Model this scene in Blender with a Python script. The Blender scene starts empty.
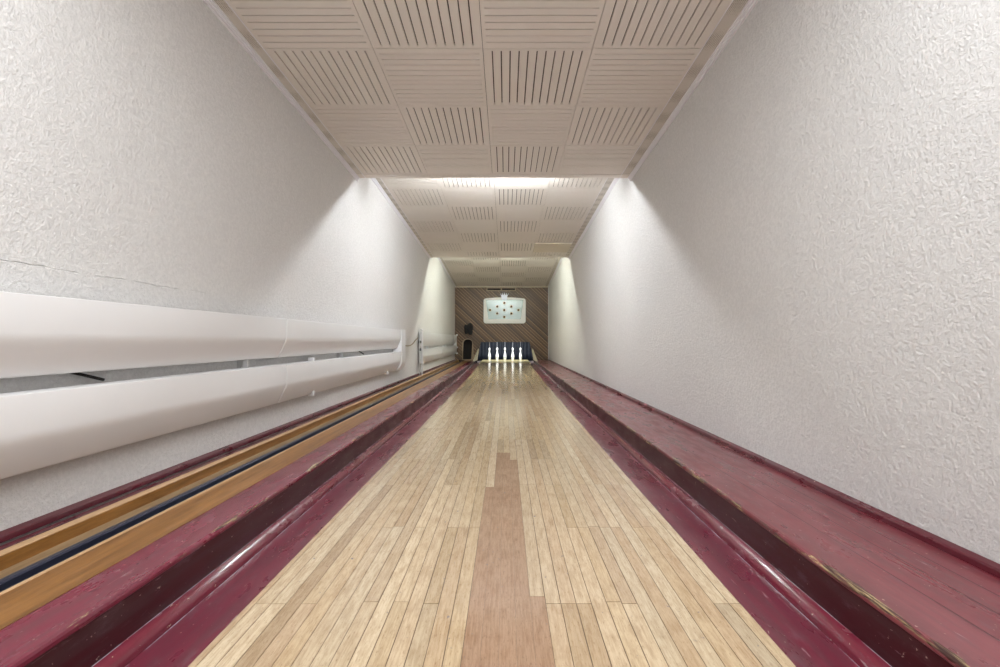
import bpy, bmesh, math, random
from mathutils import Vector, noise
random.seed(7)
S = bpy.context.scene
COL = S.collection
EYE = 0.777           # eye height above the near lane surface (metres)
XL, XR = -1.636, 1.364  # side walls
DEND = 15.24          # distance of the planked end wall

# ------------------------------------------------------------------ camera
cam = bpy.data.cameras.new('camera')
co = bpy.data.objects.new('camera', cam); COL.objects.link(co)
co.location = (0, 0, EYE); co.rotation_euler = (math.radians(90), 0, 0)
cam.sensor_width = 36; cam.lens = 17.1
cam.shift_x = -0.006; cam.shift_y = 0.0065
cam.clip_start = 0.05; cam.clip_end = 100
S.camera = co
# ------------------------------------------------------------------ world, view
w = bpy.data.worlds.new('world'); S.world = w; w.use_nodes = True
w.node_tree.nodes['Background'].inputs[0].default_value = (0.9, 0.92, 1, 1)
w.node_tree.nodes['Background'].inputs[1].default_value = 0.3
S.view_settings.view_transform = 'Standard'; S.view_settings.look = 'None'
S.view_settings.gamma = 1; S.view_settings.use_curve_mapping = False
S.view_settings.exposure = 0.3

def area(name, loc, sx, sy, power, col, rot=(0, 0, 0)):
    l = bpy.data.lights.new(name, 'AREA'); l.shape = 'RECTANGLE'; l.size = sx; l.size_y = sy
    l.energy = power; l.color = col
    o = bpy.data.objects.new(name, l); COL.objects.link(o); o.location = loc; o.rotation_euler = rot
    return o
WARM = (0.95, 0.98, 1.0)
# the tube above the camera, an added fill light tilted upward behind it, the two hidden tubes down the lane, the pit light
area('tube_light_near', (-0.1, 0.9, EYE+1.78), 2.2, 0.25, 50, WARM)
area('fill_light', (-0.1, -2.6, EYE+1.3), 2.6, 1.2, 80, (0.97, 0.985, 1.0), (math.radians(116), 0, 0))
area('pit_light', (0, 15.325, EYE+0.2), 1.6, 0.05, 24, (0.9, 0.96, 1.0), (math.radians(30), 0, 0))

# ------------------------------------------------------------------ node helpers
class NT:
    def __init__(s, name):
        s.m = bpy.data.materials.new(name); s.m.use_nodes = True
        s.t = s.m.node_tree; s.b = s.t.nodes['Principled BSDF']
        s._co = None
    def n(s, typ, **k):
        x = s.t.nodes.new(typ)
        for a, v in k.items(): setattr(x, a, v)
        return x
    def l(s, a, b): s.t.links.new(a, b)
    def setin(s, sock, v):
        if hasattr(v, 'is_linked') or isinstance(v, bpy.types.NodeSocket): s.l(v, sock)
        else: sock.default_value = v
    @property
    def co(s):
        if s._co is None: s._co = s.n('ShaderNodeNewGeometry').outputs['Position']
        return s._co
    def xyz(s):
        x = s.n('ShaderNodeSeparateXYZ'); s.l(s.co, x.inputs[0]); return x.outputs
    def map(s, scale=(1, 1, 1), vec=None):
        x = s.n('ShaderNodeVectorMath', operation='MULTIPLY'); s.l(vec or s.co, x.inputs[0]); x.inputs[1].default_value = scale
        return x.outputs[0]
    def noise(s, scale, detail=4, rough=.55, stretch=(1, 1, 1), dist=0.0):
        x = s.n('ShaderNodeTexNoise'); s.l(s.map(stretch), x.inputs['Vector'])
        x.inputs['Scale'].default_value = scale; x.inputs['Detail'].default_value = detail
        x.inputs['Roughness'].default_value = rough; x.inputs['Distortion'].default_value = dist
        return x.outputs['Fac']
    def math(s, op, a, b=0.0, c=None, clamp=False):
        x = s.n('ShaderNodeMath', operation=op); x.use_clamp = clamp
        s.setin(x.inputs[0], a); s.setin(x.inputs[1], b)
        if c is not None: s.setin(x.inputs[2], c)
        return x.outputs[0]
    def ramp(s, f, lo, hi, a=0.0, b=1.0):
        x = s.n('ShaderNodeMapRange'); x.clamp = True
        s.setin(x.inputs[0], f); x.inputs[1].default_value = lo; x.inputs[2].default_value = hi
        x.inputs[3].default_value = a; x.inputs[4].default_value = b
        return x.outputs[0]
    def mix(s, f, a, b, mode='MIX'):
        x = s.n('ShaderNodeMix', data_type='RGBA', blend_type=mode)
        s.setin(x.inputs[0], f)
        s.setin(x.inputs[6], a if isinstance(a, bpy.types.NodeSocket) else (*a, 1))
        s.setin(x.inputs[7], b if isinstance(b, bpy.types.NodeSocket) else (*b, 1))
        return x.outputs[2]
    def col(s, c): s.setin(s.b.inputs['Base Color'], c if isinstance(c, bpy.types.NodeSocket) else (*c, 1)); return s
    def rough(s, r): s.setin(s.b.inputs['Roughness'], r); return s
    def bump(s, h, dist, strength=1.0):
        x = s.n('ShaderNodeBump'); x.inputs['Strength'].default_value = strength; x.inputs['Distance'].default_value = dist
        s.l(h, x.inputs['Height']); s.l(x.outputs[0], s.b.inputs['Normal']); return s
    def met(s, v): s.b.inputs['Metallic'].default_value = v; return s

M = {}
def simple(name, c, r=.5, met=0, var=.08, nscale=6, bump=0.0, bscale=60):
    t = NT(name)
    f = t.noise(nscale, 5)
    t.col(t.mix(f, tuple(max(0, v*(1-var)) for v in c), tuple(min(1, v*(1+var)) for v in c)))
    t.rough(r); t.met(met)
    if bump: t.bump(t.noise(bscale, 4), bump)
    M[name] = t.m; return t

# rough trowelled plaster
def plaster(name, c, big, fine):
    t = NT(name)
    a = t.noise(7, 4, .5); b = t.noise(62, 6, .68); d_ = t.noise(24, 6, .62, (1, .7, 1.2))
    amp = t.ramp(t.noise(1.7, 4), .35, .65, .35, 1.0)
    scr = t.ramp(t.noise(13, 6, .7, (1, .6, 1.6), .3), .56, .72)       # trowel marks and pits
    h = t.math('ADD', t.math('MULTIPLY', a, big), t.math('MULTIPLY', b, 2.3*fine))
    h = t.math('ADD', h, t.math('MULTIPLY', t.math('MULTIPLY', d_, amp), .6*fine))
    h = t.math('SUBTRACT', h, t.math('MULTIPLY', t.math('MULTIPLY', scr, amp), .22*fine))
    if name == 'plaster_left':          # a long hairline crack above the covers
        o = t.xyz()
        zc = t.math('ADD', EYE+.235, t.math('MULTIPLY', t.noise(3, 4), .045))
        d = t.math('ABSOLUTE', t.math('SUBTRACT', o[2], zc))
        g = t.math('MULTIPLY', t.math('MULTIPLY', t.ramp(d, 0.0008, .003, 1, 0), t.ramp(t.noise(11, 3), .40, .55)), t.math('MULTIPLY', t.ramp(o[1], .5, 1.2, 0, 1), t.ramp(o[1], 2.3, 3.0, 1, 0)))
        h = t.math('SUBTRACT', h, t.math('MULTIPLY', g, .8))
    t.bump(h, .0068, 1.0)
    cc = t.mix(t.ramp(t.noise(1.2, 5), .3, .7), tuple(x*.95 for x in c), c)
    cc = t.mix(t.ramp(b, .40, .62, .9, 0), cc, tuple(x*.86 for x in c))
    t.col(cc); t.rough(.85); M[name] = t.m
plaster('plaster_left', (.755, .745, .735), .6, .6)
plaster('plaster_right', (.755, .745, .735), .7, .8)
simple('plain_wall', (.78, .75, .73), .8)

simple('tile_paint', (.76, .715, .655), .75, var=.05, nscale=2.0)
simple('tile_plain', (.68, .62, .51), .75, var=.04)
simple('slot_dark', (.11, .09, .07), .9)
t = simple('tile_perforated', (.56, .51, .45), .8, var=.03)
vv = t.n('ShaderNodeTexVoronoi', feature='F1'); t.l(t.co, vv.inputs['Vector']); vv.inputs['Scale'].default_value = 95; vv.inputs['Randomness'].default_value = .1
t.col(t.mix(t.ramp(vv.outputs['Distance'], .25, .35), (.25, .22, .18), (.66, .62, .56)))
simple('white_trim', (.82, .81, .84), .45, var=.03)
simple('white_metal', (.75, .75, .755), .33, var=.025, nscale=3)
simple('grey_metal', (.62, .62, .62), .35, met=.6)
simple('black_rubber', (.015, .016, .022), .45)
simple('black_metal', (.05, .055, .09), .3, met=.5)
simple('black_cloth', (.012, .012, .014), .9)
simple('dark_void', (.012, .010, .009), .95)
simple('concrete', (.28, .26, .24), .9)
simple('cord', (.30, .30, .32), .8)
simple('brown_cable', (.30, .25, .17), .6)

# maroon enamel with scuffs; edge = list of (x, z) lines where the paint has chipped to wood
def maroon(name, edges=(), chip=.5, base=(.125, .010, .026), dull=(.20, .055, .072), lines=(), r=.27, dullamt=.5, pale=()):
    t = NT(name); o = t.xyz()
    big = t.ramp(t.noise(2.2, 5, .6, (1.5, .35, 1.5)), .38, .68)
    c = t.mix(t.math('MULTIPLY', big, dullamt), base, dull)
    scuff = t.ramp(t.noise(24, 5, .7, (1, .30, 1)), .56, .66)
    c = t.mix(t.math('MULTIPLY', scuff, .38), c, (.17, .11, .13))
    streak = t.ramp(t.noise(34, 4, .6, (1, .06, 1)), .45, .62)
    c = t.mix(t.math('MULTIPLY', streak, .45), c, tuple(v*.45+.03 for v in base))
    scr = t.ramp(t.noise(60, 4, .65, (1, .09, 1)), .67, .71)
    c = t.mix(t.math('MULTIPLY', scr, .75), c, (.36, .25, .27))
    spk = t.ramp(t.noise(80, 3, .6, (1, .55, 1)), .69, .725)
    c = t.mix(t.math('MULTIPLY', spk, .7), c, (.55, .42, .35))
    h = t.math('MULTIPLY', t.noise(90, 4, .6, (1, .2, 1)), .35)
    h = t.math('SUBTRACT', h, t.math('MULTIPLY', scr, .08))
    for lx in lines:
        d = t.math('ABSOLUTE', t.math('SUBTRACT', o[0], lx))
        g = t.ramp(d, .0012, .003, 1, 0)
        c = t.mix(t.math('MULTIPLY', g, .85), c, (.05, .012, .015))
        h = t.math('SUBTRACT', h, t.math('MULTIPLY', g, 2.0))
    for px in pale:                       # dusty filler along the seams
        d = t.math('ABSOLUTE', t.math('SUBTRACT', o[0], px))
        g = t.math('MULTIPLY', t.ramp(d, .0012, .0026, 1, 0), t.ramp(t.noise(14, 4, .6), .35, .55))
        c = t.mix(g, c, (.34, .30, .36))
    for (ex, ez) in edges:
        dx = t.math('SUBTRACT', o[0], ex); dz = t.math('SUBTRACT', o[2], ez)
        d = t.math('SQRT', t.math('ADD', t.math('MULTIPLY', dx, dx), t.math('MULTIPLY', dz, dz)))
        d = t.math('ADD', d, t.math('MULTIPLY', t.math('SUBTRACT', t.noise(26, 5, .7, (1, .16, 1)), .5), .11))
        m = t.ramp(d, chip*.02-.003, chip*.02+.002, 1, 0)
        wood = t.mix(t.ramp(t.noise(75, 4, .7, (1, .06, 1)), .48, .62), (.055, .022, .018), (.60, .46, .24))
        c = t.mix(m, c, wood)
        h = t.math('SUBTRACT', h, t.math('MULTIPLY', m, 1.2))
    t.col(c)
    t.rough(t.ramp(t.noise(12, 4, .6, (1, .3, 1)), .3, .75, r-.07, r+.2))
    t.bump(h, .0010, .5)
    t.b.inputs['Coat Weight'].default_value = .28; t.b.inputs['Coat Roughness'].default_value = .12
    M[name] = t.m
ZP = EYE-.650     # top of the side ledges
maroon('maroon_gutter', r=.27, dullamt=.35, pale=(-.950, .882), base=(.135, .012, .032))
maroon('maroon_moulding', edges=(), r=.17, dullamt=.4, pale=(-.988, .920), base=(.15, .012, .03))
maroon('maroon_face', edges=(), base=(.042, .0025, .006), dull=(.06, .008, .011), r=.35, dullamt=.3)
maroon('maroon_ledge_left', edges=((-.992, ZP-.004),), chip=-.12, base=(.16, .011, .034), dull=(.22, .04, .065), r=.2, dullamt=.5)
maroon('maroon_ledge_right', edges=((.924, ZP-.006),), chip=.3, base=(.17, .024, .034), dull=(.24, .075, .085), lines=(1.067, 1.168, 1.251), r=.27, dullamt=.75)
maroon('maroon_board', base=(.10, .010, .02), dullamt=.3)

def wood(name, a, b, r=.35, stretch=(1, .07, 1), scale=28):
    t = NT(name)
    f = t.ramp(t.noise(scale, 6, .6, stretch, .5), .3, .7)
    g = t.noise(2.5, 3, .5, (1, .5, 1))
    c = t.mix(f, a, b)
    c = t.mix(t.math('MULTIPLY', g, .3), c, tuple(v*.7 for v in a))
    k = t.ramp(t.noise(90, 5, .7, (1, .12, 1)), .42, .62)
    c = t.mix(t.math('MULTIPLY', k, .5), c, t.mix(1.0, c, (.62, .55, .48), 'MULTIPLY'))
    t.col(c); t.rough(r); t.bump(f, .0006, .5); M[name] = t.m
wood('oak_rail', (.17, .075, .018), (.42, .20, .055), .3)
wood('oak_edge', (.56, .35, .18), (.66, .44, .25), .42)
wood('oak_trough', (.26, .17, .09), (.36, .26, .15), .5)
wood('pale_deck', (.74, .62, .30), (.82, .72, .42), .3)

# lane boards
def lane_mat(name, tint=None, attr=True):
    t = NT(name); o = t.xyz()
    if attr:
        at = t.n('ShaderNodeVertexColor'); at.layer_name = 'board'; base = t.mix(1.0, at.outputs[0], (.80, .80, .80), 'MULTIPLY')
    g = t.ramp(t.noise(130, 6, .75, (1, .07, 1)), .43, .60)
    c = t.mix(t.math('MULTIPLY', g, t.ramp(o[1], 4, 9, .8, .3)), base, t.mix(1.0, base, (.72, .66, .60), 'MULTIPLY'))
    pores = t.ramp(t.noise(210, 4, .7, (1, .22, 1)), .57, .68)
    c = t.mix(t.math('MULTIPLY', pores, t.ramp(o[1], 4, 8, .85, 0)), c, t.mix(1.0, c, (.62, .55, .50), 'MULTIPLY'))
    blot = t.ramp(t.noise(1.5, 5, .6, (1, .6, 1)), .35, .7)
    c = t.mix(t.math('MULTIPLY', blot, .25), c, (.42, .34, .24))
    mott = t.ramp(t.noise(26, 5, .7, (1, .35, 1)), .48, .62)
    c = t.mix(t.math('MULTIPLY', mott, t.ramp(o[1], 4, 8, .55, .2)), c, t.mix(1.0, c, (.80, .75, .70), 'MULTIPLY'))
    dent = t.ramp(t.noise(52, 3, .5, (1, .6, 1)), .69, .73)
    dent = t.math('MULTIPLY', dent, t.math('MULTIPLY', t.ramp(t.noise(4, 2), .42, .55), t.ramp(o[1], 4, 7, 1, .0)))
    c = t.mix(t.math('MULTIPLY', dent, .8), c, (.17, .16, .17))
    t.col(c)
    t.rough(t.math('ADD', .15, t.math('MULTIPLY', t.noise(7, 4, .6, (1, .4, 1)), t.ramp(o[1], 3, 8, .14, 0))))
    t.bump(t.math('MULTIPLY', t.math('SUBTRACT', t.math('MULTIPLY', g, .15), dent), t.ramp(o[1], 5, 8, 1, 0)), .0006, .3)
    M[name] = t.m
lane_mat('lane_wood')
simple('board_gap', (.13, .085, .05), .8)

# diagonal boards of the end wall: boards run down to the right, x + z constant along a board
t = NT('diagonal_boards'); o = t.xyz()
u = t.math('DIVIDE', t.math('ADD', o[0], t.math('MULTIPLY', o[2], 1.08)), .115)
idx = t.math('FLOOR', u); fr = t.math('FRACT', u)
wn = t.n('ShaderNodeTexWhiteNoise', noise_dimensions='1D'); t.l(idx, wn.inputs['W'])
c = t.mix(wn.outputs['Value'], (.055, .026, .008), (.130, .066, .022))
c = t.mix(t.ramp(t.noise(14, 4, .6, (1, 1, 1)), .4, .7, 0, .4), c, (.07, .04, .02))
edge = t.math('MULTIPLY', t.ramp(fr, .80, .84, 0, 1), t.ramp(wn.outputs['Value'], .2, .5, .25, 1))
c = t.mix(t.math('MULTIPLY', edge, .75), c, (.40, .26, .13))
groove = t.ramp(fr, .0, .1, 1, 0)
c = t.mix(groove, c, (.03, .017, .01))
t.col(c); t.rough(.45); t.bump(t.math('SUBTRACT', 1.0, groove), .006, .8); M['diagonal_boards'] = t.m

# pit curtain: navy cloth with fine dark weave
t = NT('navy_curtain')
c = t.mix(t.ramp(t.noise(30, 4, .6, (1, 1, .4)), .35, .65), (.008, .012, .022), (.03, .038, .062))
t.col(c); t.rough(.6); t.bump(t.noise(20, 3), .01, .5); M['navy_curtain'] = t.m
simple('lavender_paint', (.52, .46, .52), .4)
simple('cream_paint', (.72, .67, .52), .45)
simple('pin_white', (.90, .90, .90), .18, var=.02)
simple('pin_grey', (.45, .50, .52), .3, var=.02)
simple('panel_white', (.80, .80, .75), .35, var=.02)
t = simple('panel_glass', (.34, .47, .44), .15, var=.15, nscale=2.2)
simple('lamp_brown', (.05, .025, .008), .15)
simple('lamp_ring', (.66, .54, .30), .35)
simple('crown_white', (.80, .84, .95), .3, var=.02)
simple('jamb_wood', (.30, .22, .13), .5)
for nm_, c_, e_ in (('tube_glow', (1, .99, .97, 1), 8), ('tube_glow_middle', (.93, .97, 1, 1), 350), ('tube_glow_far', (.94, 1, .88, 1), 300)):
    t = NT(nm_); t.col((.9, .9, .9)); t.b.inputs['Emission Color'].default_value = c_; t.b.inputs['Emission Strength'].default_value = e_; M[nm_] = t.m

# ------------------------------------------------------------------ object helpers
def obj(name, bm, mats, parent=None, smooth=False, bevel=0, auto=None):
    me = bpy.data.meshes.new(name)
    bmesh.ops.recalc_face_normals(bm, faces=bm.faces[:])
    bm.to_mesh(me); bm.free()
    for m in (mats if isinstance(mats, (list, tuple)) else [mats]): me.materials.append(M[m])
    if smooth: me.polygons.foreach_set('use_smooth', [True]*len(me.polygons))
    o = bpy.data.objects.new(name, me); COL.objects.link(o)
    if parent: o.parent = parent
    if bevel:
        b = o.modifiers.new('bevel', 'BEVEL'); b.width = bevel; b.segments = 2; b.limit_method = 'ANGLE'
    if auto:
        me.polygons.foreach_set('use_smooth', [True]*len(me.polygons))
        me.set_sharp_from_angle(angle=math.radians(auto))
    return o
def tag(o, label, cat, group=None, kind=None):
    if label: o['label'] = label
    if cat: o['category'] = cat
    if group: o['group'] = group
    if kind: o['kind'] = kind
    return o
def struct(o): o['kind'] = 'structure'; return o
def empty(name, loc=(0, 0, 0)):
    o = bpy.data.objects.new(name, None); COL.objects.link(o); o.location = loc; o.empty_display_size = .1
    return o
def at(o, root):    # parts are built in world coordinates, their thing stands at its own base
    o.parent = root; o.matrix_parent_inverse.identity(); o.location = Vector(o.location)-root.location
    return o
def box(bm, a, b, mat=0):
    vs = [bm.verts.new((x, y, z)) for x in (a[0], b[0]) for y in (a[1], b[1]) for z in (a[2], b[2])]
    for f in ((0, 1, 3, 2), (4, 6, 7, 5), (0, 4, 5, 1), (2, 3, 7, 6), (0, 2, 6, 4), (1, 5, 7, 3)):
        q = bm.faces.new([vs[i] for i in f]); q.material_index = mat
def rise(y):        # the lane and its gutters climb gently to the pins
    pts = ((3, 0), (6, .006), (8.8, .020), (12, .055), (13.3, .077), (14.2, .088), (15.3, .097), (20, .097))
    if y <= 3: return 0
    for (a, b), (c, d) in zip(pts, pts[1:]):
        if y <= c: return b+(d-b)*(y-a)/(c-a)
    return .097
def sweep(bm, prof, y0, y1, lift=False, n=1, mat=0, closed=True, mats=None):
    ys = [y0+(y1-y0)*i/n for i in range(n+1)]
    rings = [[bm.verts.new((x, y, z+(rise(y) if lift else 0))) for x, z in prof] for y in ys]
    k = len(prof)
    for r, s in zip(rings, rings[1:]):
        for i in range(k if closed else k-1):
            f = bm.faces.new((r[i], r[(i+1) % k], s[(i+1) % k], s[i]))
            f.material_index = mats[i] if mats else mat
    if closed:
        bm.faces.new(rings[0]).material_index = mat; bm.faces.new(list(reversed(rings[-1]))).material_index = mat
def tube(bm, pts, r, seg=10, caps=True):
    pts = [Vector(p) for p in pts]; rings = []
    for i, p in enumerate(pts):
        d = (pts[min(i+1, len(pts)-1)]-pts[max(i-1, 0)]).normalized()
        u = d.cross(Vector((0, 0, 1)) if abs(d.z) < .9 else Vector((1, 0, 0))).normalized(); v = d.cross(u)
        rr = r[i] if isinstance(r, (list, tuple)) else r
        rings.append([bm.verts.new(p+rr*(math.cos(2*math.pi*k/seg)*u+math.sin(2*math.pi*k/seg)*v)) for k in range(seg)])
    for a, b in zip(rings, rings[1:]):
        for k in range(seg): bm.faces.new((a[k], a[(k+1) % seg], b[(k+1) % seg], b[k]))
    if caps: bm.faces.new(rings[0]); bm.faces.new(list(reversed(rings[-1])))
def lathe(bm, prof, c=(0, 0, 0), seg=24):
    rings = [[bm.verts.new((c[0]+r*math.cos(2*math.pi*k/seg), c[1]+r*math.sin(2*math.pi*k/seg), c[2]+z)) for k in range(seg)] for r, z in prof]
    for a, b in zip(rings, rings[1:]):
        for k in range(seg): bm.faces.new((a[k], a[(k+1) % seg], b[(k+1) % seg], b[k]))
    bm.faces.new(list(reversed(rings[0]))); bm.faces.new(rings[-1])
def slab(bm, loops, y0, y1):    # an upright board in the x-z plane with holes, from y0 to y1
    es = []; 
    for lp in loops:
        vs = [bm.verts.new((x, y0, z)) for x, z in lp]
        es += [bm.edges.new((vs[i], vs[(i+1) % len(vs)])) for i in range(len(vs))]
    r = bmesh.ops.triangle_fill(bm, use_beauty=True, use_dissolve=False, edges=es)
    fs = [g for g in r['geom'] if isinstance(g, bmesh.types.BMFace)]
    e = bmesh.ops.extrude_face_region(bm, geom=fs)
    for v in [g for g in e['geom'] if isinstance(g, bmesh.types.BMVert)]: v.co.y = y1
def rrect(x0, x1, z0, z1, r, n=6, bulge=0):
    pts = []
    for cx, cz, a in ((x1-r, z1-r, 0), (x0+r, z1-r, 90), (x0+r, z0+r, 180), (x1-r, z0+r, 270)):
        for k in range(n+1):
            t_ = math.radians(a+90*k/n); pts.append((cx+r*math.cos(t_), cz+r*math.sin(t_)))
        if a == 0 and bulge:
            for q in (.75, .5, .25): pts.append((x0+r+(x1-x0-2*r)*q, z1+bulge*4*q*(1-q)))
    return pts

# ================================================================== THE SETTING
YB = -3.2
CEIL = [(YB, 5.22, 1.78+.033*(5.22-YB), 1.78), (5.22, 10.2, 2.02, 1.768), (10.2, DEND, 2.09, 1.723)]   # y0, y1, height above the eye at y0 and y1
for nm, x0, x1, m in (('wall_left', XL-.15, XL, 'plaster_left'), ('wall_right', XR, XR+.15, 'plaster_right')):
    bm = bmesh.new(); box(bm, (x0, YB, -.12), (x1, 17.2, EYE+2.3)); struct(obj(nm, bm, m))
bm = bmesh.new(); box(bm, (XL-.15, YB-.15, -.12), (XR+.15, YB, EYE+2.3)); struct(obj('wall_back', bm, 'plain_wall'))
bm = bmesh.new(); box(bm, (XL-.15, YB-.15, -.24), (XR+.15, 17.2, -.12)); struct(obj('floor', bm, 'concrete'))

# ceiling: real slotted tiles, checkerwise turned, on a dark backing
bm = bmesh.new()
CX = [-1.542, -.845, -.148, .549, 1.246]
TP = .697; TH = .014
def ceil_box(xa, xb, ya, yb, sec, mat, up=0.0, th=TH):
    y0, y1, h0, h1 = sec
    f = lambda y: EYE+h0+(h1-h0)*(y-y0)/(y1-y0)+up
    vs = [bm.verts.new((x, y, f(y)+dz)) for x in (xa, xb) for y in (ya, yb) for dz in (0, th)]
    for q in ((0, 1, 3, 2), (4, 6, 7, 5), (0, 4, 5, 1), (2, 3, 7, 6), (0, 2, 6, 4), (1, 5, 7, 3)):
        bm.faces.new([vs[i] for i in q]).material_index = mat
def tile(x0, x1, y0, y1, along, sec, full):
    g = .0018; x0 += g; x1 -= g; y0 += g; y1 -= g; e = .024
    if along:
        ceil_box(x0, x1, y0, min(y0+e, y1), sec, 0)
        if y1-e > y0+e: ceil_box(x0, x1, y1-e, y1, sec, 0)
        ya, yb = y0+e, y1-e
        if yb <= ya: return
        p = (x1-x0)/12
        for k in range(12):
            ceil_box(x0+k*p+(.0042 if k else 0), x0+(k+1)*p-(.0042 if k < 11 else 0), ya, yb, sec, 0)
    else:
        ceil_box(x0, x0+e, y0, y1, sec, 0); ceil_box(x1-e, x1, y0, y1, sec, 0)
        p = TP/12; k = 0; y = full
        while y < y1:
            a = max(y0, y+.0042); b = min(y1, y+p-.0042)
            if b > a: ceil_box(x0+e, x1-e, a, b, sec, 0)
            y += p
for si, (sec, phase, par) in enumerate(((CEIL[0], 3.017, 0), (CEIL[1], 6.18, 0), (CEIL[2], 11.08, 1))):
    y0, y1 = sec[0], sec[1]-(.1 if si < 2 else 0.02)
    ceil_box(XL, XR, sec[0], sec[1], sec, 1, up=TH, th=.02)
    if si < 2: ceil_box(XL, XR, y1, sec[1], sec, 0)
    k = math.floor((y0-phase)/TP)
    while phase+k*TP < y1:
        a = max(y0, phase+k*TP); b = min(y1, phase+(k+1)*TP)
        if b-a > .03:
            for c in range(4):
                odd = si == 1 and c == 3 and abs(a-(phase+4*TP)) < .01
                if odd: ceil_box(CX[c]+.002, CX[c+1]-.002, a+.002, b-.002, sec, 2, up=-.012, th=.026)
                else: tile(CX[c], CX[c+1], a, b, (c+k+par) % 2 == 0, sec, phase+k*TP)
            ceil_box(XL+.012, CX[0]-.003, a+.001, b-.001, sec, 3); ceil_box(CX[4]+.003, XR-.012, a+.001, b-.001, sec, 3)
        k += 1
# the two faces of the sawtooth, each looking down the lane
box(bm, (XL, 5.205, EYE+1.78), (XR, 5.22, EYE+2.30)); box(bm, (XL, 10.185, EYE+1.768), (XR, 10.20, EYE+2.30))
struct(obj('ceiling', bm, ['tile_paint', 'slot_dark', 'tile_plain', 'tile_perforated']))
# white corner mouldings and thin tile rails
n = 0
for sec in CEIL:
    y0, y1, h0, h1 = sec
    for side in (-1, 1):
        bm = bmesh.new(); X = XL if side < 0 else XR; s = -side
        for (a, b, c, d) in ((0, .030, -.012, 0.0), (0, .012, -.036, -.012), (.0, .020, -.022, -.012)):
            xa, xb = sorted((X+s*a, X+s*b))
            vs = [bm.verts.new((x, y, EYE+h0+(h1-h0)*(y-y0)/(y1-y0)+dz)) for x in (xa, xb) for y in (y0+.001, y1-.001) for dz in (c, d)]
            for q in ((0, 1, 3, 2), (4, 6, 7, 5), (0, 4, 5, 1), (2, 3, 7, 6), (0, 2, 6, 4), (1, 5, 7, 3)): bm.faces.new([vs[i] for i in q])
        rx = CX[0] if side < 0 else CX[4]
        vs = [bm.verts.new((x, y, EYE+h0+(h1-h0)*(y-y0)/(y1-y0)+dz)) for x in (rx-.0025, rx+.0025) for y in (y0+.001, y1-.001) for dz in (-.004, .004)]
        for q in ((0, 1, 3, 2), (4, 6, 7, 5), (0, 4, 5, 1), (2, 3, 7, 6), (0, 2, 6, 4), (1, 5, 7, 3)): bm.faces.new([vs[i] for i in q])
        n += 1; struct(obj('trim_%d' % n, bm, 'white_trim'))

# end wall of diagonal boards with the pit opening, the ball hole
ztop = EYE+CEIL[2][3]+.02; zb = ZP
outer = [(XL, zb), (-.925, zb), (-.815, EYE-.066), (.76, EYE-.066), (.885, zb), (XR, zb), (XR, ztop), (XL, ztop)]
arch = [(-1.385, zb+.03), (-1.12, zb+.03)]
for k in range(11):
    a = math.pi*k/10; arch.append((-1.2325+.1325*math.cos(a)+(.02 if k < 5 else 0), EYE-.09+.115*math.sin(a)))
bm = bmesh.new(); slab(bm, [outer, arch], DEND, DEND+.05); struct(obj('wall_end', bm, 'diagonal_boards'))
bm = bmesh.new(); box(bm, (XL+.001, DEND-.02, EYE+1.690), (XR-.001, DEND-.001, EYE+1.716)); struct(obj('trim_7', bm, 'tile_plain'))
bm = bmesh.new(); box(bm, (XR-.012, DEND-.03, ZP+.001), (XR-.001, DEND-.001, EYE+1.68)); struct(obj('trim_8', bm, 'white_trim'))
# pit shell behind it
bm = bmesh.new()
box(bm, (-1.1, DEND+.05, -.12), (-1.06, 17.1, EYE+.8)); box(bm, (1.02, DEND+.05, -.12), (1.06, 17.1, EYE+.8))
box(bm, (-1.1, DEND+.05, EYE+.8), (1.06, 17.1, EYE+.84)); box(bm, (-1.1, 17.06, -.12), (1.06, 17.1, EYE+.8))
struct(obj('wall_pit', bm, 'dark_void'))
bm = bmesh.new(); box(bm, (XL+.01, DEND+.35, -.12), (-1.11, DEND+.37, EYE+.3)); struct(obj('wall_ball_hole', bm, 'dark_void'))

# baseboards
for nm, s, X in (('baseboard_left', 1, XL), ('baseboard_right', -1, XR)):
    bm = bmesh.new()
    sweep(bm, [(X, ZP), (X+s*.019, ZP), (X+s*.019, ZP+.018), (X+s*.016, ZP+.023), (X, ZP+.031)], YB, DEND, mat=0)
    struct(obj(nm, bm, 'maroon_board'))

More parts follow.
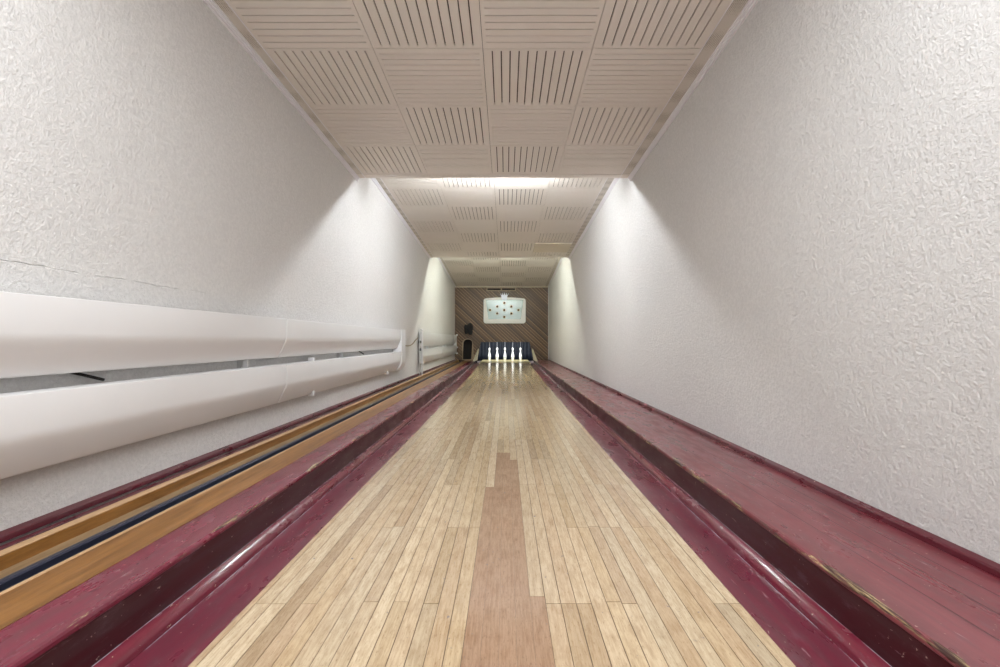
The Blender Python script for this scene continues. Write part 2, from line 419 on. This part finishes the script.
# ================================================================== THE LANE
lane = empty('bowling_lane', (0, YB, 0))
tag(lane, 'long pale maple bowling lane of narrow boards with a reddish centre inlay', 'bowling lane')
L0, L1 = -.758, .691
PW = .045; edges = [.027+PW*k for k in range(-18, 16)]
edges = [L0]+[e for e in edges if L0+.012 < e < L1-.012]+[L1]
YE = 14.25
bm = bmesh.new()
sweep(bm, [(L0, -.036), (L1, -.036), (L1, -.0016), (L0, -.0016)], YB, YE, True, 60)
lb = obj('lane_bed', bm, 'board_gap'); at(lb, lane)
ySt = [i*.29 for i in range(-14, 60)]
pal = [(.72, .56, .36), (.67, .51, .32), (.75, .61, .42), (.62, .46, .29), (.70, .55, .37), (.66, .50, .33), (.73, .58, .39)]
def board(bm, lay, xa, xb, ya, yb, colr, dz=0.0):
    g = .0010 if rnd.random() < .75 else .0016; g = .0003 if dz else g; n_ = max(1, int((yb-ya)/.6)) if yb > 3 else 1
    ys = [ya+g+(yb-ya-2*g)*i/n_ for i in range(n_+1)]
    prof = [(xa+g, -.0030), (xa+g, dz), (xb-g, dz), (xb-g, -.0030)]
    rings = [[bm.verts.new((x, y, z+rise(y))) for x, z in prof] for y in ys]
    fs = [bm.faces.new(rings[0]), bm.faces.new(list(reversed(rings[-1])))]
    for r, s in zip(rings, rings[1:]):
        for i in range(3): fs.append(bm.faces.new((r[i], r[i+1], s[i+1], s[i])))
    for f in fs:
        for lo in f.loops: lo[lay] = (*colr, 1)
INLAY = {(-.063, -.018): 3.27, (-.018, .027): 3.27, (.027, .072): 3.08, (-.108, -.063): 2.51, (.072, .117): 1.44}
def inlay_end(xa):
    for (a, b), y in INLAY.items():
        if abs(a-xa) < .01: return y
    return None
bmL = bmesh.new(); layL = bmL.loops.layers.float_color.new('board')
bmI = bmesh.new(); layI = bmI.loops.layers.float_color.new('board')
rnd = random.Random(3)
for i, (xa, xb) in enumerate(zip(edges, edges[1:])):
    ye = inlay_end(xa); y = YB
    if ye:
        y = YB
        for yy in (.3, 1.0, 1.95, ye):
            if yy > y and yy <= ye: 
                v = rnd.uniform(.97, 1.03); board(bmI, layI, xa, xb, y, yy, (.43*v, .265*v, .165*v), .0001); y = yy
        y = ye
    cur = y
    while cur < YE-.01:
        ln = rnd.choice([.55, .85, 1.1, 1.4, 1.7])
        nx = cur+ln
        # joints gather at common cross lines near 1.97, 2.55, 3.1 m
        for J in (1.40, 1.97, 2.55, 3.10, 3.7):
            if abs(nx-J) < .30 and J > cur+.2: nx = J+rnd.choice([0, 0, .0, .01]); break
        nx = min(nx, YE)
        if YE-nx < .25: nx = YE
        c = rnd.choice(pal); v = rnd.uniform(.90, 1.05)
        if rnd.random() < .07: v *= .84
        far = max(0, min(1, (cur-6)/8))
        near_c = (c[0]*v, c[1]*v, c[2]*v)
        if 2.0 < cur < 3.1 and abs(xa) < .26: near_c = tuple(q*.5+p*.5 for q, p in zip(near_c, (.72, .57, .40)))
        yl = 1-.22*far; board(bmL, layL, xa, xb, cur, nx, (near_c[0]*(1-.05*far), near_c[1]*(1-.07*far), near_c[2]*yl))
        cur = nx
at(obj('lane_boards', bmL, 'lane_wood'), lane)
inl = obj('centre_inlay', bmI, 'lane_wood'); inl['label'] = 'stepped reddish-brown boards down the middle of the lane'; at(inl, lane)
bm = bmesh.new(); sweep(bm, [(-.80, -.030), (.74, -.030), (.74, .0005), (-.80, .0005)], YE, 16.5, True, 10)
pd = tag(obj('pin_deck', bm, 'pale_deck'), 'pale yellow deck plate under the nine pins', 'pin deck')

# gutters: flat channel and quarter-round moulding, one on each side
def gutter(side, lane_x, face_x, label):
    s = side
    r = empty('bowling_gutter', (s*face_x, YB, 0)); tag(r, label, 'gutter')
    zg = EYE-.816; zm = EYE-.779
    a, b = s*(lane_x+.0015), s*(face_x-.001)
    bm = bmesh.new(); sweep(bm, [(a, zg-.02), (b, zg-.02), (b, zg), (a, zg)], YB, 14.95, True, 60)
    at(obj('channel', bm, 'maroon_gutter', smooth=False), r)
    bm = bmesh.new(); R = .037
    prof = [(b, zg+.0005), (b, zm+.0)]
    for k in range(0, 9):
        t_ = math.pi/2*k/8; prof.append((b-s*R*math.sin(t_)-s*.001, zg+.0005+(R-.0005)*math.cos(t_)))
    sweep(bm, prof, YB, 14.95, True, 60)
    m = obj('quarter_round', bm, 'maroon_moulding', auto=40); m['label'] = 'glossy round maroon moulding'; at(m, r)
gutter(-1, .758, .99, 'maroon gutter along the left edge of the bowling lane')
gutter(1, .691, .922, 'maroon gutter along the right edge of the bowling lane')

# ledges
def ledge(name, side, x_in, x_out, label, top_mat):
    s = side
    r = empty(name, (s*x_in, YB, -.12)); tag(r, label, 'ledge')
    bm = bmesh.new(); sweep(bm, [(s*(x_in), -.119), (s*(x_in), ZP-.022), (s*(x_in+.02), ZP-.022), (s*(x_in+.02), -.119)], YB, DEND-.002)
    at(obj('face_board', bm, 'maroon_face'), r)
    bm = bmesh.new()
    prof = [(s*(x_in), ZP-.0218), (s*(x_in-.004), ZP-.018), (s*(x_in-.004), ZP-.008), (s*(x_in-.001), ZP-.002), (s*(x_in+.006), ZP), (s*x_out, ZP), (s*x_out, ZP-.0218)]
    n_ = 220; ys = [YB+(DEND-.002-YB)*i/n_ for i in range(n_+1)]
    rings = []
    for y in ys:
        w_ = (noise.noise(Vector((y*4, side*3, 0)))*.0022+noise.noise(Vector((y*17, side*3, 5)))*.0012)*(1.0 if side > 0 else .5)
        rings.append([bm.verts.new((x+(s*w_ if i in (1, 2, 3) else 0), y, z+(w_*.6 if i in (3,) else 0))) for i, (x, z) in enumerate(prof)])
    for a, b in zip(rings, rings[1:]):
        for i in range(7): bm.faces.new((a[i], a[(i+1) % 7], b[(i+1) % 7], b[i]))
    bm.faces.new(rings[0]); bm.faces.new(list(reversed(rings[-1])))
    at(obj('top_board', bm, top_mat), r)
    return r
ledge('maroon_ledge', -1, .99, 1.132, 'narrow maroon ledge between the left gutter and the wooden ball track', 'maroon_ledge_left')
ledge('plank_walkway', 1, .922, XR-.0195, 'wide maroon plank ledge with chipped front edge along the right wall', 'maroon_ledge_right')

# ball return track
tr = empty('ball_return_track', (-1.34, YB, -.12)); tag(tr, 'brown wooden ball return track with black rails beside the left wall', 'ball return')
def part(name, prof, mat, root, y0=YB, y1=DEND-.002, n=1, lab=None, auto=None):
    bm = bmesh.new(); sweep(bm, prof, y0, y1, n=n); o_ = obj(name, bm, mat, auto=auto); at(o_, root)
    if lab: o_['label'] = lab
    return o_
part('near_rail', [(-1.1335, -.119), (-1.1335, ZP+.001), (-1.284, ZP+.001), (-1.284, -.119)], 'oak_rail', tr)
part('rail_edge', [(-1.2845, ZP-.06), (-1.2845, ZP+.001), (-1.300, ZP+.001), (-1.316, ZP-.010), (-1.316, ZP-.06)], 'oak_edge', tr, lab='pale rounded inner edge')
part('black_guide', [(-1.3165, ZP-.06), (-1.3165, ZP-.012), (-1.327, ZP-.010), (-1.333, ZP-.016), (-1.333, ZP-.06)], 'black_metal', tr)
part('black_guide', [(-1.405, ZP-.06), (-1.405, ZP-.030), (-1.412, ZP-.026), (-1.430, ZP-.026), (-1.434, ZP-.032), (-1.434, ZP-.06)], 'black_metal', tr)
part('slot_bed', [(-1.334, ZP-.09), (-1.334, ZP-.07), (-1.404, ZP-.07), (-1.404, ZP-.09)], 'black_rubber', tr)
part('trough_floor', [(-1.435, -.119), (-1.435, ZP-.042), (-1.513, ZP-.042), (-1.513, -.119)], 'oak_trough', tr)
part('far_rail', [(-1.5135, -.119), (-1.5135, ZP-.001), (-1.520, ZP+.002), (-1.545, ZP+.002), (-1.551, -.001+ZP), (-1.551, -.119)], 'oak_rail', tr)
part('rail_edge', [(-1.5135, ZP+.0025), (-1.516, ZP+.005), (-1.548, ZP+.005), (-1.551, ZP+.0025)], 'oak_edge', tr, lab='pale top edge of the far rail')
bs = tag(obj('wall_side_board', (lambda b_: (sweep(b_, [(-1.5515, -.119), (-1.5515, ZP-.001), (-1.598, ZP-.001), (-1.598, -.119)], YB, DEND-.002), b_)[1])(bmesh.new()), 'maroon_board'),
         'thin maroon board between the ball track and the left baseboard', 'board')

# ================================================================== WALL CONVECTORS (pipe covers) on the left wall
def cover_prof(ztop, h=.268, D=.116, back=.028, k=1.0):
    pts = [(back, 0), (D-.006, 0), (D-.001, -.002), (D, -.006), (D, -.46*h), (D-.0007, -.50*h), (D-.003, -.54*h), (D-.0065, -.58*h), (D-.012, -.63*h), (D-.055, -.97*h), (D-.060, -.992*h), (D-.068, -h), (back, -h)]
    return [(XL+back+(d-back)*k, ztop+z) for d, z in pts]
ZU, ZLo = EYE+.147, EYE-.170
def heater(name, label, y0, y1, seams, brackets, cap, grp, kk=1.0):
    r = empty(name, (XL, y0, EYE-.44)); tag(r, label, 'wall heater', grp)
    cuts = [y0]+seams+[y1]
    for zt in (ZU, ZLo):
        for a, b in zip(cuts, cuts[1:]):
            part('cover_panel', cover_prof(zt, k=kk), 'white_metal', r, a+(.0008 if a != y0 else 0), b-.0008, n=1, auto=50)
        for sy in seams:
            p = [(x+(.003 if x > XL+.05 else 0), z) for x, z in cover_prof(zt, h=.270, k=kk)]
            part('joint_sleeve', p, 'white_metal', r, sy-.012, sy+.012, auto=50)
    for by in (1.75, 5.2) if y0 < 1 else ():
        bm = bmesh.new(); tube(bm, [(XL+.012, by-.02, ZU-.255), (XL+.035, by+.14, ZLo+.012)], .006, 8); at(obj('strut', bm, 'dark_void'), r)
    for by in brackets:
        bm = bmesh.new()
        box(bm, (XL+.0, by-.012, ZLo-.02), (XL+.027, by+.012, ZU-.24))
        box(bm, (XL+.03, by-.008, ZLo+.0), (XL+.06, by+.008, ZU-.2675))
        at(obj('bracket', bm, 'grey_metal'), r)
    for by, zz in cap.get('clips', []):
        bm = bmesh.new(); box(bm, (XL+.030, by-.02, zz-.012), (XL+.030+.045*kk, by+.02, zz+.035)); at(obj('clip', bm, 'white_metal', bevel=.004), r)
    if 'end' in cap:
        a, b = cap['end']
        prof = [(.004, ZU+.006), (.119, ZU+.006), (.123, ZU), (.123, ZLo-.15), (.112, ZLo-.20), (.06, ZLo-.272), (.004, ZLo-.276)]
        part('end_cap', [(XL+.004+(d-.004)*(kk+.05*(kk < 1)), z) for d, z in prof], 'white_metal', r, a, b, auto=50)
    return r
h1 = heater('wall_heater', 'long white double-row heater cover in the foreground on the left wall', .25, 6.9, [3.3], [1.05, 2.9, 4.6], {'end': (6.88, 7.15), 'clips': [(3.87, ZLo-.008), (3.87, ZLo-.275), (6.3, ZLo-.275)]}, None)
h2 = heater('wall_heater', 'shorter white double-row heater far down the left wall near the planked wall', 8.80, 14.75, [11.6], [9.6, 12.4], {'clips': [(9.1, ZLo-.275), (12.0, ZLo-.008), (12.0, ZLo-.275), (14.2, ZLo-.275)], 'end': (14.75, 14.95)}, None, .65)
# uprights, valves of the second heater
bm = bmesh.new(); tube(bm, [(XL+.092, 8.74, ZP+.001), (XL+.092, 8.74, EYE+.12), (XL+.08, 8.76, EYE+.155), (XL+.04, 8.79, EYE+.165)], .012); at(obj('upright_pipe', bm, 'white_metal', auto=60), h2)
bm = bmesh.new(); tube(bm, [(XL+.062, 8.66, ZP+.001), (XL+.062, 8.66, EYE+.12)], .006); at(obj('thin_pipe', bm, 'grey_metal', auto=60), h2)
for zz in (-.03, -.17):
    bm = bmesh.new(); lathe(bm, [(.014, 0), (.022, .008), (.024, .03), (.018, .045), (.010, .05)], (XL+.06, 8.70, EYE+zz-.03), 14); at(obj('valve_knob', bm, 'black_rubber', smooth=True), h2)
bm = bmesh.new(); tube(bm, [(XL+.085, 8.76, ZLo-.20), (XL+.08, 8.82, ZLo-.285), (XL+.07, 9.0, ZLo-.295)], .012); at(obj('bottom_pipe', bm, 'white_metal', auto=60), h2)
for zz in (ZU+.01, ZLo-.06, ZLo-.25):
    bm = bmesh.new(); bmesh.ops.create_uvsphere(bm, u_segments=14, v_segments=10, radius=.03)
    for v in bm.verts: v.co += Vector((XL+.09, 14.97, zz))
    at(obj('end_knob', bm, 'white_metal', smooth=True), h2)
# loops of wire over the second heater
bm = bmesh.new(); tube(bm, [(XL+.085, 13.9, ZU-.25), (XL+.097, 13.9, ZU-.1), (XL+.092, 13.86, ZU), (XL+.08, 13.6, ZU+.03), (XL+.03, 13.4, ZU+.03)], .009, 8); at(obj('wire', bm, 'grey_metal', smooth=True), h2)
bm = bmesh.new(); bmesh.ops.create_uvsphere(bm, u_segments=14, v_segments=10, radius=.035)
for v in bm.verts: v.co += Vector((XL+.05, 8.90, ZU+.035))
at(obj('vent_cap', bm, 'white_metal', smooth=True), h2)
# cable between both heaters
bm = bmesh.new(); P = []
for k in range(25):
    q = k/24; P.append((XL+.03+.02*math.sin(q*3), 7.152+(8.64-7.152)*q, EYE-.045-.075*math.sin(math.pi*min(1, q*1.25)*.8)+.13*q*q))
tube(bm, P, .009, 8); tag(obj('sagging_cable', bm, 'brown_cable', smooth=True), 'thin brown cable sagging between the two white heaters', 'cable')

# ================================================================== PINS
def spin_prof():
    base = [(0.024, 0), (.030, .004), (.036, .03), (.046, .08), (.051, .125), (.050, .16), (.042, .20), (.030, .245), (.022, .28), (.0185, .305), (.020, .325), (.027, .345), (.032, .365), (.0325, .385), (.029, .403), (.020, .417), (.010, .423), (.004, .424)]
    # smooth resample (Catmull)
    out = []
    for i in range(len(base)-1):
        p0 = base[max(i-1, 0)]; p1 = base[i]; p2 = base[i+1]; p3 = base[min(i+2, len(base)-1)]
        for k in range(3):
            s_ = k/3
            out.append(tuple(.5*(2*p1[j]+(p2[j]-p0[j])*s_+(2*p0[j]-5*p1[j]+4*p2[j]-p3[j])*s_*s_+(3*p1[j]-p0[j]-3*p2[j]+p3[j])*s_**3) for j in (0, 1)))
    out.append(base[-1]); return [(max(r, .002), z) for r, z in out]
ZDK = .0005+.097
def make_pin():
    r = empty('bowling_pin')
    bm = bmesh.new(); lathe(bm, spin_prof(), seg=28); obj('body', bm, 'pin_white', r, smooth=True)
    bm = bmesh.new(); lathe(bm, [(.0375, .034), (.0405, .045), (.0385, .034)][:2], seg=28); 
    bm.free(); bm = bmesh.new()
    lathe(bm, [(.0498, .100), (.0518, .112), (.0520, .124)], seg=28); b = obj('band', bm, 'pin_grey', r, smooth=True); b['label'] = 'grey-blue band round the belly'
    bm = bmesh.new(); tube(bm, [(0, 0, .424), (0, 0, 1.35)], .0035, 6); obj('cord', bm, 'cord', r)
    return r
proto = make_pin()
SP = .26; cxp = -.035; y_f = 15.50
spots = [(0, 0), (-1, 1), (1, 1), (-2, 2), (0, 2), (2, 2), (-1, 3), (1, 3), (0, 4)]
nm9 = {(0, 0): 'frontmost white pin, standing in the middle at the lane end', (-1, 1): 'white pin of the second row, left of the frontmost pin', (1, 1): 'white pin of the second row, right of the frontmost pin',
       (-2, 2): 'outermost white pin on the left, before the navy curtain', (0, 2): 'centre white pin hidden behind the frontmost pin', (2, 2): 'outermost white pin on the right, before the navy curtain',
       (-1, 3): 'white pin of the fourth row, hidden behind the second pin from the left', (1, 3): 'white pin of the fourth row, hidden behind the second pin from the right', (0, 4): 'rearmost white pin, last behind the two middle ones'}
for i, (a, b) in enumerate(spots):
    if i == 0: o_ = proto
    else:
        o_ = proto.copy(); COL.objects.link(o_)
        for ch in list(proto.children):
            c_ = ch.copy(); COL.objects.link(c_); c_.parent = o_
    o_.location = (cxp+a*SP, y_f+b*.19, ZDK)
    tag(o_, nm9[(a, b)], 'bowling pin', 'nine pins on the deck')

# pit curtain behind the pins (gathered cloth) and cheek plates beside the opening
bm = bmesh.new(); nx = 120
rows = [ZDK-.02, .3, .55, EYE+.1, EYE+.5]
g = [[bm.verts.new((-1.03+2.02*i/nx, 16.75+.018*math.sin(i*.9)+.01*math.sin(i*2.3+j), z)) for i in range(nx+1)] for j, z in enumerate(rows)]
for a, b in zip(g, g[1:]):
    for i in range(nx): bm.faces.new((a[i], a[i+1], b[i+1], b[i]))
ct = obj('pit_curtain', bm, 'navy_curtain', smooth=True); sd = ct.modifiers.new('t', 'SOLIDIFY'); sd.thickness = .01
tag(ct, 'dark navy curtain hanging at the back of the pit behind the pins', 'curtain')
for s, xw, xf, lab in ((-1, -.93, -.965, 'cream cheek plate flaring out left of the pins'), (1, .89, .925, 'cream cheek plate flaring out right of the pins')):
    bm = bmesh.new()
    r_ = empty('cheek_plate', (xf, 14.4, ZP)); tag(r_, lab, 'cheek plate')
    P0 = [(xw+s*-.015, DEND-.012, ZP+.002), (xf, 14.35, ZP+.002), (xf, 14.35, ZP+.03), (xw-s*.06, DEND-.012, EYE-.28)]
    va = [bm.verts.new(p) for p in P0]; vb = [bm.verts.new((p[0]+s*.03, p[1], p[2])) for p in P0]
    bm.faces.new(va); bm.faces.new(list(reversed(vb)))
    for i in range(4): bm.faces.new((va[i], va[(i+1) % 4], vb[(i+1) % 4], vb[i]))
    at(obj('plate', bm, 'cream_paint'), r_)
    bm = bmesh.new(); xa, xb = sorted((s*.742 if s > 0 else -.802, xw-s*.02))
    sweep(bm, [(xa, -.03), (xb, -.03), (xb, .012), (xa, .004)], 14.96, DEND+.03, True, 3)
    at(obj('foot_plate', bm, 'lavender_paint'), r_)

# ================================================================== LAMP PANEL on the end wall
K = DEND/475*0.985   # metres per pixel there
def PX(x, y): return ((x-506)*K, EYE+(340-y)*K)
pn = empty('pin_indicator_panel', (PX(504.5, 323)[0], DEND-.11, PX(504, 323)[1])); tag(pn, 'white framed pin lamp board on the planked end wall above the pins', 'lamp board')
x0, z1 = PX(483.4, 298); x1, z0 = PX(525.8, 323.2)
bm = bmesh.new()
ip = [PX(485.7, 299.6), PX(488.2, 319.0), PX(520.8, 319.0), PX(523.6, 299.6)]
ip = [ip[3], ((ip[0][0]+ip[3][0])/2, ip[0][1]+.02), ip[0], ip[1], ip[2]]
slab(bm, [rrect(x0, x1, z0, z1, .075, bulge=.035), ip], DEND-.10, DEND-.002)
at(obj('frame', bm, 'panel_white', bevel=.008), pn)
bm = bmesh.new()
cxm = (x0+x1)/2; czm = (z0+z1)/2
ipb = [(cxm+(x-cxm)*.995, czm+(z-czm)*.995) for x, z in ip]
slab(bm, [ipb], DEND-.045, DEND-.004); at(obj('glass_face', bm, 'panel_glass'), pn)
for (dx, dy) in ((504.3, 302.5), (497.1, 306.1), (511.5, 306.1), (489.9, 309.7), (504.3, 309.7), (518.7, 309.7), (497.1, 313.2), (511.5, 313.2), (504.3, 316.7)):
    X, Z = PX(dx, dy)
    bm = bmesh.new(); lathe(bm, [(.040, 0), (.046, .006), (.034, .014)], seg=18)
    for v in bm.verts: v.co = Vector((X+v.co.x, DEND-.0455-v.co.z, Z+v.co.y))
    ring = at(obj('lamp_socket', bm, 'lamp_ring', auto=40), pn)
    bm = bmesh.new(); lathe(bm, [(.032, 0), (.032, .012), (.026, .026), (.014, .034), (.004, .036)], seg=18)
    for v in bm.verts: v.co = Vector((v.co.x, -v.co.z, v.co.y))
    bb = obj('lamp', bm, 'lamp_brown', smooth=True); bb.parent = ring; bb.location = (X, DEND-.0600, Z)
# little crown on the top edge
bm = bmesh.new(); cx_, _ = PX(504.3, 0); _, zc = PX(0, 299.5)
lp = [(-.075, 0), (.075, 0), (.095, .10), (.125, .185), (.085, .145), (.062, .205), (.035, .140), (0, .215), (-.035, .140), (-.062, .205), (-.085, .145), (-.125, .185), (-.095, .10)]
slab(bm, [[(cx_+a, zc+b) for a, b in lp]], DEND-.125, DEND-.102)
cr = obj('crown', bm, 'crown_white', bevel=.004); cr['label'] = 'small white crown on the top edge'; at(cr, pn)
for a, b in ((-.125, .185), (-.062, .205), (0, .215), (.062, .205), (.125, .185)):
    bm = bmesh.new(); bmesh.ops.create_uvsphere(bm, u_segments=10, v_segments=8, radius=.013)
    q_ = obj('crown_ball', bm, 'crown_white', smooth=True); q_.location = (cx_+a, DEND-.114, zc+b); at(q_, pn)
    q_.parent = cr; q_.location = Vector((cx_+a, DEND-.114, zc+b))-pn.location-cr.location

# vent above
bm = bmesh.new(); xa, za = PX(486.2, 287.0); xb, zb_ = PX(516.2, 290.4)
s1, s2 = PX(487.2, 287.7), PX(500.6, 289.5); s3, s4 = PX(501.9, 287.7), PX(515.2, 289.5)
slab(bm, [[(xa, zb_), (xb, zb_), (xb, za), (xa, za)], [(s1[0], s2[1]), (s2[0], s2[1]), (s2[0], s1[1]), (s1[0], s1[1])], [(s3[0], s4[1]), (s4[0], s4[1]), (s4[0], s3[1]), (s3[0], s3[1])]], DEND-.03, DEND-.006)
vt = empty('air_vent', (0, DEND-.006, za)); tag(vt, 'narrow brown vent with two black slots high on the planked wall', 'vent')
at(obj('vent_frame', bm, 'jamb_wood'), vt)
bm = bmesh.new(); box(bm, (xa+.01, DEND-.0055, zb_+.01), (xb-.01, DEND-.001, za-.01)); at(obj('vent_back', bm, 'dark_void'), vt)

# arched surround of the ball hole
bm = bmesh.new()
big = [(-1.405, ZP+.002), (-1.405, EYE-.09)]+[(-1.2325-.1525*math.cos(math.pi*k/12)-.01*math.cos(math.pi*k/12), EYE-.09+.135*math.sin(math.pi*k/12)) for k in range(1, 12)]+[(-1.06, EYE-.09), (-1.035, ZP+.14), (-.99, ZP+.05), (-.95, ZP+.002)]
inn = [(-1.383, ZP+.032), (-1.115, ZP+.032)]+[(x*1+(.002), z-.002) for x, z in arch[2:]]
slab(bm, [big, inn], DEND-.03, DEND-.001)
hs = tag(obj('ball_hole_surround', bm, 'jamb_wood'), 'brown arched surround of the dark ball hole in the left of the planked wall', 'arched surround')

# black two-lobed shape on the boards above the arch
bm = bmesh.new()
for (px, py, rx, rz) in ((469.6, 327.6, 3.2, 5.0), (470.0, 331.6, 2.4, 3.4), (465.4, 327.4, 1.8, 3.2), (465.8, 331.2, 1.8, 3.0), (468, 328.5, 2, 2.5)):
    X, Z = PX(px, py); m_ = bmesh.ops.create_uvsphere(bm, u_segments=18, v_segments=12, radius=1)
    for v in m_['verts']: v.co = Vector((X+v.co.x*rx*K, DEND-.062+v.co.y*.055, Z+v.co.z*rz*K))
bl = obj('hanging_pad', bm, 'black_cloth', smooth=True)
rm = bl.modifiers.new('remesh', 'REMESH'); rm.mode = 'VOXEL'; rm.voxel_size = .008; rm.use_smooth_shade = True
tag(bl, 'black lumpy two-lobed pad hanging on the planked wall above the arched hole', 'pad')

# ================================================================== CEILING TUBE LAMPS (hidden behind the sawtooth steps)
for (y, h, lab, gm) in ((.9, 1.84, 'white tube lamp on the ceiling just ahead of the camera', 'tube_glow'), (5.40, 1.925, 'white tube lamp behind the nearer ceiling step', 'tube_glow_middle'), (10.40, 1.965, 'white tube lamp behind the farther ceiling step', 'tube_glow_far')):
    r_ = empty('tube_lamp', (-.1, y, EYE+h+.06)); tag(r_, lab, 'ceiling lamp')
    hc = h+.06
    bm = bmesh.new(); box(bm, (-.87, y-.015, EYE+hc-.005), (.67, y+.015, EYE+hc+.02)); at(obj('housing', bm, 'white_metal', bevel=.005), r_)
    for ex in (-.862, .648):
        bm = bmesh.new(); box(bm, (ex, y-.012, EYE+h-.03), (ex+.014, y+.012, EYE+hc-.0055)); at(obj('lamp_holder', bm, 'white_metal', bevel=.003), r_)
    bm = bmesh.new(); tube(bm, [(-.847, y, EYE+h-.012), (.647, y, EYE+h-.012)], .013, 12); at(obj('tube', bm, gm, smooth=True), r_)
